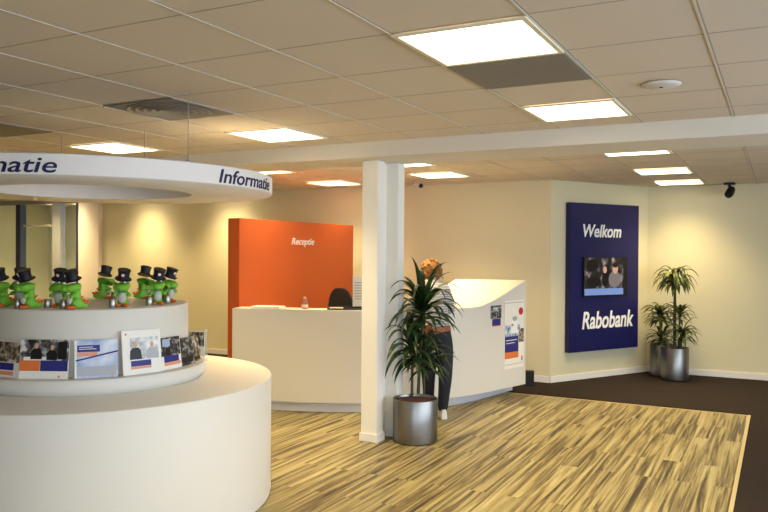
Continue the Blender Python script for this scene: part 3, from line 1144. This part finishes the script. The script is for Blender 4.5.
LEDGE = 1.0765
p, rz = ledge(264, 0.135)
t = thing('paper_stack', 'low stack of white papers on the left end of the reception desk', 'paper', (p.x, p.y, LEDGE), rz)
b = MB()
for k in range(7):
    a = random.uniform(-0.03, 0.03)
    b.box(-0.16, 0.16, -0.10, 0.10, k * 0.003, k * 0.003 + 0.0026, 0, Matrix.Translation((random.uniform(-0.01, 0.01), 0, 0)) @ Matrix.Rotation(a, 4, 'Z'))
b.build('sheets', M_PAPER, t)
p, rz = ledge(301.5, 0.13)
t = thing('plastic_bottle', 'small clear bottle with a pale cap standing on the desk ledge', 'bottle', (p.x, p.y, LEDGE), rz)
b = MB(); b.lathe([(0, 0), (0.030, 0), (0.033, 0.005), (0.033, 0.045), (0.030, 0.052), (0.033, 0.06), (0.032, 0.075), (0.018, 0.095), (0.012, 0.10), (0.012, 0.105), (0, 0.105)], n=24)
b.build('body', M_ACRYL, t, smooth=True)
b = MB(); b.lathe([(0.0332, 0.018), (0.0336, 0.018), (0.0336, 0.044), (0.0332, 0.044)], n=24, closed=True)
b.build('wrapper', mat('bottle_wrap', (226, 200, 186), 0.5), t, smooth=True)
b = MB(); b.lathe([(0, 0.105), (0.015, 0.105), (0.016, 0.108), (0.016, 0.122), (0.008, 0.126), (0.007, 0.132), (0, 0.132)], n=20)
b.build('cap', mat('bottle_cap', (232, 178, 150), 0.5), t, smooth=True)
p, rz = ledge(345, 0.14)
t = thing('document_tray', 'flat black tray on the desk ledge below the black chair', 'tray', (p.x, p.y, LEDGE), rz)
b = MB(); b.box(-0.19, 0.19, -0.10, 0.10, 0, 0.006); b.box(-0.19, -0.182, -0.10, 0.10, 0.006, 0.022); b.box(0.182, 0.19, -0.10, 0.10, 0.006, 0.022)
b.box(-0.182, 0.182, 0.092, 0.10, 0.006, 0.022); b.box(-0.182, 0.182, -0.10, -0.092, 0.006, 0.014)
b.build('tray_shell', M_BLACK, t, bevel=0.0015)
b = MB(); b.box(-0.17, -0.03, -0.085, 0.085, 0.006, 0.016)
b.build('note_pad', mat('pad_beige', (176, 164, 132), 0.7), t)

# monitor standing on the worktop
p = pt(357.5, 300, 8.42)
t = thing('computer_monitor', 'silver-backed monitor half hidden behind the white column', 'monitor', (p.x, p.y, 0.74), math.atan2(-p.x, p.y) + R(-6))
b = MB(); b.box(-0.10, 0.10, -0.07, 0.09, 0.001, 0.015)
b.build('stand_base', mat('monitor_silver', (190, 192, 194), 0.4, 0.3), t, bevel=0.004)
b = MB(); b.box(-0.03, 0.03, -0.01, 0.02, 0.015, 0.40)
b.build('stand_neck', MATS['monitor_silver'], t, bevel=0.003)
b = MB(); b.box(-0.05, 0.32, -0.045, -0.012, 0.30, 0.675)
h = b.build('housing', MATS['monitor_silver'], t, bevel=0.008)
b = MB()
for k in range(7):
    b.box(-0.03, 0.26, -0.047, -0.045, 0.42 + k * 0.03, 0.432 + k * 0.03)
b.build('back_vents', mat('vent_dark', (150, 150, 140), 0.5), h)
b = MB(); b.box(-0.035, 0.305, -0.012, -0.010, 0.33, 0.665)
b.build('screen', M_BLACK, h)

# office chair behind the desk
p = pt(356, 300, 9.25)
t = thing('office_chair', 'black office chair with a rounded back behind the reception desk', 'chair', (p.x, p.y, 0), R(160))
b = MB()
for k in range(5):
    a = 2 * math.pi * k / 5
    b.tube([(0, 0, 0.11), (0.29 * math.cos(a), 0.29 * math.sin(a), 0.075)], [0.022, 0.016], 8)
base = b.build('base_star', M_BLACK, t, smooth=True)
for k in range(5):
    a = 2 * math.pi * k / 5
    b = MB(); b.tube([(0.29 * math.cos(a) - 0.02 * math.sin(a), 0.29 * math.sin(a) + 0.02 * math.cos(a), 0.031), (0.29 * math.cos(a) + 0.02 * math.sin(a), 0.29 * math.sin(a) - 0.02 * math.cos(a), 0.031)], 0.029, 14)
    b.tube([(0.29 * math.cos(a), 0.29 * math.sin(a), 0.05), (0.29 * math.cos(a), 0.29 * math.sin(a), 0.078)], 0.008, 8)
    b.build('caster', M_BLACK, base)
b = MB(); b.tube([(0, 0, 0.11), (0, 0, 0.45)], 0.024, 12)
b.build('gas_lift', M_CHROME, t, smooth=True)
b = MB(); b.box(-0.24, 0.24, -0.23, 0.23, 0.45, 0.53)
b.build('seat', M_BLACKFAB, t, bevel=0.03, segs=3)
b = MB()
prof = []
for k in range(24):
    a = 2 * math.pi * k / 24
    cx, cz = math.cos(a), math.sin(a)
    prof.append((0.225 * math.copysign(abs(cx) ** 0.75, cx), 0.93 + 0.32 * math.copysign(abs(cz) ** 0.8, cz)))
for y0 in (0.22, 0.275):
    pass
fa = [b.bm.verts.new((x, 0.22 + 0.25 * x * x * -1 + 0.0, z)) for x, z in prof]
fb = [b.bm.verts.new((x, 0.28 - 0.25 * x * x, z)) for x, z in prof]
b.bm.faces.new(fa); b.bm.faces.new(fb[::-1])
for k in range(24):
    b.bm.faces.new((fa[k], fb[k], fb[(k + 1) % 24], fa[(k + 1) % 24]))
b.build('backrest', M_BLACKFAB, t, bevel=0.015, smooth=True)
b = MB(); b.tube([(0, 0.12, 0.46), (0, 0.27, 0.50), (0, 0.295, 0.72), (0, 0.275, 0.80)], 0.018, 10)
b.build('back_bracket', M_BLACK, t, smooth=True)
for s_ in (-1, 1):
    b = MB(); b.tube([(s_ * 0.22, 0.0, 0.47), (s_ * 0.29, 0.0, 0.50), (s_ * 0.29, 0.02, 0.68)], 0.014, 8); b.box(s_ * 0.29 - 0.035, s_ * 0.29 + 0.035, -0.13, 0.12, 0.68, 0.705)
    b.build('armrest', M_BLACK, t)

# black box on the carpet past the desk end
p = pt(529.5, 383, 9.62); 
t = thing('waste_box', 'low black box on the carpet just past the desk end', 'bin', (p.x, p.y, 0.0015), R(18))
b = MB(); b.box(-0.055, 0.055, -0.07, 0.07, 0, 0.175); 
s = b.build('body', M_BLACK, t, bevel=0.006)
b = MB(); b.box(-0.058, 0.058, -0.073, 0.073, 0.17, 0.18)
b.build('rim', M_BLACKFAB, t, bevel=0.003)

# ------------------------------------------------------------------ welcome sign on the diagonal wall
S0, S1, Z0, Z1, DEP = 0.254, 1.585, 0.380, 2.347, 0.085
t = thing('welcome_sign', 'tall navy panel with white lettering on the angled wall', 'sign', DA, math.atan2(DD.y, DD.x))
# local x along the wall, -y out of the wall
b = MB(); b.box(S0, S1, -DEP, -0.004, Z0, Z1)
b.build('panel', M_NAVY, t, bevel=0.004)
place_text('lettering', 'Welkom', (0.488, -DEP - 0.0005, 1.902), (1, 0, 0), (0, 0, 1), 0.733, 0.166, M_WHITE, t, bold=0.003, shear=0.2, depth=0.006)
place_text('lettering', 'Rabobank', (0.482, -DEP - 0.0005, 0.684), (1, 0, 0), (0, 0, 1), 0.998, 0.224, M_WHITE, t, bold=0.004, shear=0.2, depth=0.006)
tv = thing('television', 'dark television screen set in the middle of the navy panel', 'television', DA, math.atan2(DD.y, DD.x))
b = MB(); b.box(0.485, 1.333, -DEP - 0.022, -DEP - 0.001, 1.105, 1.635)
b.build('bezel', M_BLACK, tv, bevel=0.003)
b = MB(); b.box(0.500, 1.245, -DEP - 0.0235, -DEP - 0.022, 1.215, 1.625)
s = b.build('screen', M_SCREEN, tv)
b = MB(); b.box(0.500, 1.245, -DEP - 0.0243, -DEP - 0.0236, 1.125, 1.212)
b.build('caption_band', M_SCREENBAND, tv)
b = MB()
yy = -DEP - 0.0243
M_SKINSCR = mat('screen_skin', (176, 140, 128), 0.3, emit=0.3)
M_COATSCR = mat('screen_coat', (104, 100, 106), 0.3, emit=0.3)
M_DARKSCR = mat('screen_dark', (16, 14, 18), 0.3, emit=0.3)
def blob(cx, cz, rx, rz_, mi, off):
    b.face([(cx + 0.025 + rx * math.cos(k * math.pi / 8), yy - off, cz + rz_ * math.sin(k * math.pi / 8)) for k in range(16)], mi)
blob(1.05, 1.33, 0.12, 0.115, 1, 0.0002); blob(1.06, 1.48, 0.055, 0.075, 0, 0.0004); blob(1.06, 1.525, 0.06, 0.035, 2, 0.0006)
blob(0.86, 1.33, 0.06, 0.10, 2, 0.0002); blob(0.86, 1.46, 0.035, 0.045, 0, 0.0004)
blob(0.64, 1.30, 0.13, 0.075, 2, 0.0002); blob(0.62, 1.52, 0.11, 0.08, 2, 0.0002)
b.build('picture_people', [M_SKINSCR, M_COATSCR, M_DARKSCR], s)

# ------------------------------------------------------------------ potted plants


def planter(t, r, h):
    b = MB(); b.lathe([(0, 0.002), (r - 0.01, 0.002), (r - 0.008, 0.012), (r, 0.014), (r, h - 0.004), (r - 0.002, h), (r - 0.008, h), (r - 0.010, h - 0.004), (r - 0.010, h - 0.07), (0, h - 0.07)], n=72)
    b.build('planter', M_STEEL, t, smooth=True)
    b = MB(); b.lathe([(0, h - 0.018), (r * 0.5, h - 0.016), (r - 0.0105, h - 0.022), (r - 0.0105, h - 0.069), (0, h - 0.069)], n=48)
    b.build('soil', M_SOIL, t, smooth=True)


def leaf_path(base, az, elev, length, droop, seg=9):
    d = Vector((math.cos(az) * math.cos(elev), math.sin(az) * math.cos(elev), math.sin(elev)))
    p = Vector(base)
    step = length / seg
    out = [p.copy()]
    for i in range(seg + 1):
        p = p + d * step
        out.append(p.copy())
        d = (d + Vector((0, 0, -droop * step * (0.5 + 1.6 * i / seg)))).normalized()
    return out


def rosette(parent, top, n, length, width, lmat, droop, seed, spread=0.08, low=-0.25, top_elev=78, clear=None):
    rnd = random.Random(seed)
    b = MB()
    for k in range(n):
        u = (k + 0.5) / n
        az = k * 2.39996 + rnd.uniform(-0.25, 0.25)
        elev = R(top_elev) * (1 - u) + R(6) * u + rnd.uniform(-0.12, 0.12) + low * u
        L = length * (0.72 + 0.38 * math.sin(math.pi * min(1, 0.25 + u * 0.8))) * rnd.uniform(0.85, 1.08)
        dr_ = droop * rnd.uniform(0.75, 1.3)
        base = (top[0], top[1], top[2] - spread * u)
        for turn in range(14):
            a2 = az + (turn + 1) // 2 * 0.22 * (1 if turn % 2 else -1)
            if clear is None or all(clear(q) for q in leaf_path(base, a2, elev, L, dr_)):
                b.leaf(base, a2, elev, L, width * rnd.uniform(0.8, 1.15), dr_, 0, 9, rnd.uniform(-0.5, 0.5))
                break
    return b.build('foliage', lmat, parent, smooth=True)


def cane(t, pts, rad):
    b = MB(); b.tube(pts, rad, 10)
    return b.build('stem', M_BARK, t, smooth=True)


PC = Vector((-2.885, 6.128, 0))
t = thing('potted_dracaena', 'dark green potted palm in a round steel planter beside the white column', 'potted plant', PC)
planter(t, 0.2, 0.385)


def rel(px, py, dep):
    return pt(px, py, dep) - PC




def off_column(q):
    x, y = q.x + PC.x, q.y + PC.y
    return not ((x < -3.12 and 5.865 < y < 6.1) or (x < -3.05 and 6.1 <= y < 6.33))


top1, top2, top3 = rel(423, 302, 6.98), rel(412, 340, 6.92), rel(425, 352, 7.03)
b1 = rel(418, 399, 6.98); b2 = rel(412, 399, 6.94); b3 = rel(424, 399, 7.03)
z0 = 0.33
s1 = cane(t, [(b1.x, b1.y, z0), (b1.x * 0.7 + top1.x * 0.3, b1.y * 0.7 + top1.y * 0.3, 0.65), (top1.x, top1.y, top1.z - 0.12), tuple(top1)], [0.016, 0.015, 0.013, 0.009])
s2 = cane(t, [(b2.x, b2.y, z0), (b2.x, b2.y, 0.6), tuple(top2)], [0.014, 0.013, 0.009])
s3 = cane(t, [(b3.x, b3.y, z0), (b3.x, b3.y, 0.55), tuple(top3)], [0.011, 0.010, 0.008])
rosette(s1, top1, 50, 0.50, 0.064, M_LEAF, 4.2, 11, 0.16, -0.05, clear=off_column)
rosette(s2, top2, 40, 0.47, 0.056, M_LEAF, 5.4, 5, 0.18, clear=off_column)
rosette(s3, top3, 30, 0.36, 0.058, M_LEAF, 5.6, 8, 0.16, clear=off_column)

PG = 'potted palms in the far corner'
P2 = Vector((-1.242, 10.775, 0.0012))
t = thing('potted_dracaena', 'tall potted palm in the front steel planter in the far corner by the sign', 'potted plant', P2, 0, PG)
planter(t, 0.178, 0.43)


def rel2(px, py, dep, P):
    return pt(px, py, dep) - P


ta, tb, tc_ = rel2(675, 276, 10.14, P2), rel2(680, 312, 10.12, P2), rel2(682, 332, 10.05, P2)
sa = cane(t, [(ta.x * 0.6, ta.y * 0.6, 0.36), (ta.x * 0.8, ta.y * 0.8, 0.8), tuple(ta)], [0.022, 0.02, 0.014])
sb = cane(t, [(tb.x * 0.8, tb.y, 0.36), tuple(tb)], [0.018, 0.011])
sc_ = cane(t, [(tc_.x * 0.8, tc_.y, 0.36), tuple(tc_)], [0.016, 0.01])
rosette(sa, ta, 58, 0.37, 0.056, M_LEAF2, 8.5, 21, 0.10, -0.1, 64)
rosette(sb, tb, 26, 0.25, 0.046, M_LEAF2, 7.5, 22, 0.10, -0.15, 66)
rosette(sc_, tc_, 32, 0.30, 0.050, M_LEAF2, 7.5, 23, 0.10, -0.15, 66)
P3 = Vector((-1.44, 11.06, 0.0012))
t = thing('potted_dracaena', 'shorter bushy palm in the rear steel planter left of the tall palm', 'potted plant', P3, 0, PG)
planter(t, 0.16, 0.435)
ta, tb = rel2(660, 312, 10.44, P3), rel2(662, 336, 10.40, P3)
sa = cane(t, [(ta.x * 0.6, ta.y * 0.6, 0.36), tuple(ta)], [0.018, 0.011])
sb = cane(t, [(tb.x * 0.8, tb.y, 0.36), tuple(tb)], [0.016, 0.01])
rosette(sa, ta, 46, 0.31, 0.052, M_LEAF2, 7.5, 31, 0.12, -0.15, 66, lambda q: q.y + P3.y < 11.27)
rosette(sb, tb, 34, 0.27, 0.048, M_LEAF2, 7.5, 32, 0.10, -0.15, 66, lambda q: q.y + P3.y < 11.27)

# ------------------------------------------------------------------ the visitor leaning on the desk


def person():
    J = {
        'pelvis': pt(440.5, 336, 7.70), 'waist': pt(440, 322, 7.72), 'chest': pt(438, 301, 7.82), 'neckb': pt(435.5, 286.5, 7.93), 'neck': pt(434, 280, 7.96),
        'rhip': pt(447.5, 344, 7.70), 'rknee': pt(448.5, 378, 7.66), 'rank': pt(445.5, 411, 7.72),
        'lhip': pt(433.5, 344, 7.72), 'lknee': pt(431.5, 377, 7.76), 'lank': pt(432, 405, 7.93),
        'rsh': pt(448, 290, 7.88), 'relb': pt(454, 310, 7.80), 'rwri': pt(449, 309.5, 8.02),
        'lsh': pt(421.5, 290, 7.94), 'lelb': pt(413, 311, 7.90), 'lwri': pt(419.5, 310, 8.12),
    }
    names = list(J)
    ix = {n: i for i, n in enumerate(names)}
    E_ = [('pelvis', 'waist'), ('waist', 'chest'), ('chest', 'neckb'), ('neckb', 'neck'), ('pelvis', 'rhip'), ('rhip', 'rknee'), ('rknee', 'rank'),
          ('pelvis', 'lhip'), ('lhip', 'lknee'), ('lknee', 'lank'), ('neckb', 'rsh'), ('rsh', 'relb'), ('relb', 'rwri'), ('neckb', 'lsh'), ('lsh', 'lelb'), ('lelb', 'lwri')]
    rad = {'pelvis': 0.125, 'waist': 0.112, 'chest': 0.130, 'neckb': 0.075, 'neck': 0.05, 'rhip': 0.092, 'rknee': 0.060, 'rank': 0.040, 'lhip': 0.092, 'lknee': 0.060, 'lank': 0.040,
           'rsh': 0.056, 'relb': 0.043, 'rwri': 0.028, 'lsh': 0.056, 'lelb': 0.043, 'lwri': 0.028}
    root_p = Vector((-3.13, 7.12, 0))       # between the feet
    t = thing('person', 'person in a striped grey top and dark jeans leaning on the desk behind the palm', 'person', root_p)
    me = skin_mesh([J[n] - root_p for n in names], [(ix[a], ix[b_]) for a, b_ in E_], [rad[n] for n in names], 2, 0)
    bm = bmesh.new()
    bm.from_mesh(me)
    hc = pt(434, 271.5, 8.0) - root_p          # head centre
    fw = Vector((-0.62, 0.78, -0.28)).normalized()    # where the face looks
    rt = fw.cross(Vector((0, 0, 1))).normalized()
    up = rt.cross(fw)
    HM = Matrix((rt, fw, up)).transposed().to_4x4(); HM.translation = hc
    # head with nose, ears, brow and chin
    ret = bmesh.ops.create_uvsphere(bm, u_segments=24, v_segments=16, radius=1.0)
    for v in ret['verts']:
        x, y, z = v.co
        k = 1 - 0.22 * max(0, -z) * (1 if y > -0.2 else 0.6)
        px_, py_, pz_ = x * 0.074 * k, y * 0.092, z * 0.112
        if y > 0.75 and abs(x) < 0.3 and -0.35 < z < 0.15:
            py_ += 0.016 * (1 - abs(x) / 0.3)
        if y > 0.5 and 0.05 < z < 0.3 and 0.2 < abs(x) < 0.55:
            py_ -= 0.006
        v.co = HM @ Vector((px_, py_, pz_))
    for s_ in (-1, 1):
        ret = bmesh.ops.create_uvsphere(bm, u_segments=10, v_segments=8, radius=1.0)
        for v in ret['verts']:
            v.co = HM @ Vector((s_ * 0.077 + v.co.x * 0.010, -0.008 + v.co.y * 0.018, -0.005 + v.co.z * 0.030))
    # hands: palm plus five bent fingers lying on the ledge
    for wn, sgn in (('rwri', 1), ('lwri', -1)):
        wp = J[wn] - root_p
        el = J['relb' if sgn > 0 else 'lelb'] - root_p
        d = (wp - el); d.z = 0; d.normalize()
        sd = Vector((d.y, -d.x, 0)) * sgn
        vs = [wp, wp + d * 0.05, wp + d * 0.085]
        mm = skin_mesh(vs, [(0, 1), (1, 2)], [(0.026, 0.02), (0.038, 0.017), (0.036, 0.014)], 1, 0)
        bm.from_mesh(mm)
        for q, (off, ln) in enumerate(((-0.028, 0.066), (-0.010, 0.078), (0.009, 0.072), (0.027, 0.055))):
            o0 = wp + d * 0.078 + sd * off
            mm = skin_mesh([o0, o0 + d * ln * 0.5 + Vector((0, 0, 0.006)), o0 + d * ln * 0.85 - Vector((0, 0, 0.004)), o0 + d * ln - Vector((0, 0, 0.014))], [(0, 1), (1, 2), (2, 3)], [0.0095, 0.009, 0.008, 0.007], 1, 0)
            bm.from_mesh(mm)
        o0 = wp + d * 0.03 - sd * 0.03
        mm = skin_mesh([o0, o0 + d * 0.03 - sd * 0.022, o0 + d * 0.055 - sd * 0.024], [(0, 1), (1, 2)], [0.012, 0.010, 0.008], 1, 0)
        bm.from_mesh(mm)
    body_me = bpy.data.meshes.new('body')
    bm.to_mesh(body_me)
    body = link_mesh('body', body_me, M_SKIN, t)

    def garment(name, test, grow, material, parent=t):
        src = bmesh.new(); src.from_mesh(me)
        src.normal_update()
        kill = [f for f in src.faces if not test(f.calc_center_median())]
        bmesh.ops.delete(src, geom=kill, context='FACES')
        for v in src.verts:
            v.co += v.normal * grow
        g = bpy.data.meshes.new(name)
        src.to_mesh(g); src.free()
        return link_mesh(name, g, material, parent)

    belt_z = (J['waist'] - root_p).z - 0.04
    garment('shirt', lambda c: c.z > belt_z - 0.02 and not ((c - (J['neck'] - root_p)).length < 0.055) and min((c - (J['rwri'] - root_p)).length, (c - (J['lwri'] - root_p)).length) > 0.04, 0.012, M_SHIRT)
    garment('jeans', lambda c: 0.055 < c.z < belt_z + 0.01, 0.013, M_JEANS)
    garment('belt', lambda c: belt_z - 0.055 < c.z < belt_z + 0.015, 0.019, M_BELT)
    # hair: a cap over the crown and the back of the head
    b = MB()
    ret = bmesh.ops.create_uvsphere(b.bm, u_segments=28, v_segments=18, radius=1.0)
    rnd = random.Random(3)
    for v in ret['verts']:
        x, y, z = v.co
        k = 1 + rnd.uniform(-0.07, 0.06)
        v.co = Vector((x * 0.104 * k, y * 0.114 * k - 0.014, z * 0.118 * k + 0.008))
    bmesh.ops.delete(b.bm, geom=[f for f in b.bm.faces if (f.calc_center_median().y > 0.045 and f.calc_center_median().z < 0.06) or f.calc_center_median().z < -0.085], context='FACES')
    for k in range(150):                               # loose curls all over
        az, el_ = rnd.uniform(0, 2 * math.pi), rnd.uniform(-0.75, 1.5)
        q = Vector((math.cos(az) * math.cos(el_) * 0.100, math.sin(az) * math.cos(el_) * 0.110 - 0.014, math.sin(el_) * 0.112 + 0.008))
        if q.y > 0.04 and q.z < 0.07:
            continue
        b.ball(q, rnd.uniform(0.012, 0.024), 0, 8)
    bmesh.ops.transform(b.bm, matrix=HM, verts=b.bm.verts)
    b.build('hair', M_HAIR, t, smooth=True)
    for s_ in (-1, 1):
        b = MB(); b.ball((s_ * 0.028, 0.086, 0.012), 0.009)
        bmesh.ops.transform(b.bm, matrix=HM, verts=b.bm.verts)
        b.build('eye', M_WHITE, t, smooth=True)
    b = MB(); b.ball((0, 0.080, -0.055), 0.018, mtx=Matrix.Diagonal((1.2, 0.5, 0.35)))
    bmesh.ops.transform(b.bm, matrix=HM, verts=b.bm.verts)
    b.build('mouth', mat('lips', (170, 96, 86), 0.5), t, smooth=True)
    for an, ang in (('rank', -0.15), ('lank', 0.15)):
        a = J[an] - root_p
        d = Vector((-0.55 + ang * 0.5, 0.83, 0)).normalized()
        sd = Vector((d.y, -d.x, 0))
        mm = Matrix((d, -sd, Vector((0, 0, 1)))).transposed().to_4x4(); mm.translation = Vector((a.x, a.y, 0.0))
        b = MB()
        out = [(-0.085, 0.028), (-0.09, 0.0), (-0.085, -0.028), (-0.03, -0.036), (0.06, -0.042), (0.13, -0.038), (0.165, -0.018), (0.17, 0.005), (0.155, 0.028), (0.10, 0.042), (0.03, 0.038), (-0.03, 0.034)]
        lv = [(0.002, 1.0), (0.03, 1.02), (0.05, 0.96), (0.075, 0.80), (0.095, 0.62)]
        rows = []
        for z, k in lv:
            rows.append([b.bm.verts.new(mm @ Vector(((x - 0.0) * k - (0.07 * (1 - k) if z > 0.04 else 0), y * k, z * (1.0 if x < 0.02 else 1 - 0.35 * (x / 0.17) * (1 if z > 0.04 else 0))))) for x, y in out])
        for A, B in zip(rows[:-1], rows[1:]):
            for k in range(len(out)):
                b.bm.faces.new((A[k], A[(k + 1) % len(out)], B[(k + 1) % len(out)], B[k]))
        b.bm.faces.new(rows[0][::-1]); b.bm.faces.new(rows[-1])
        b.build('shoe', M_SHOE, t, smooth=True)

    t.location = root_p + Vector((-0.028, -0.014, 0))


person()
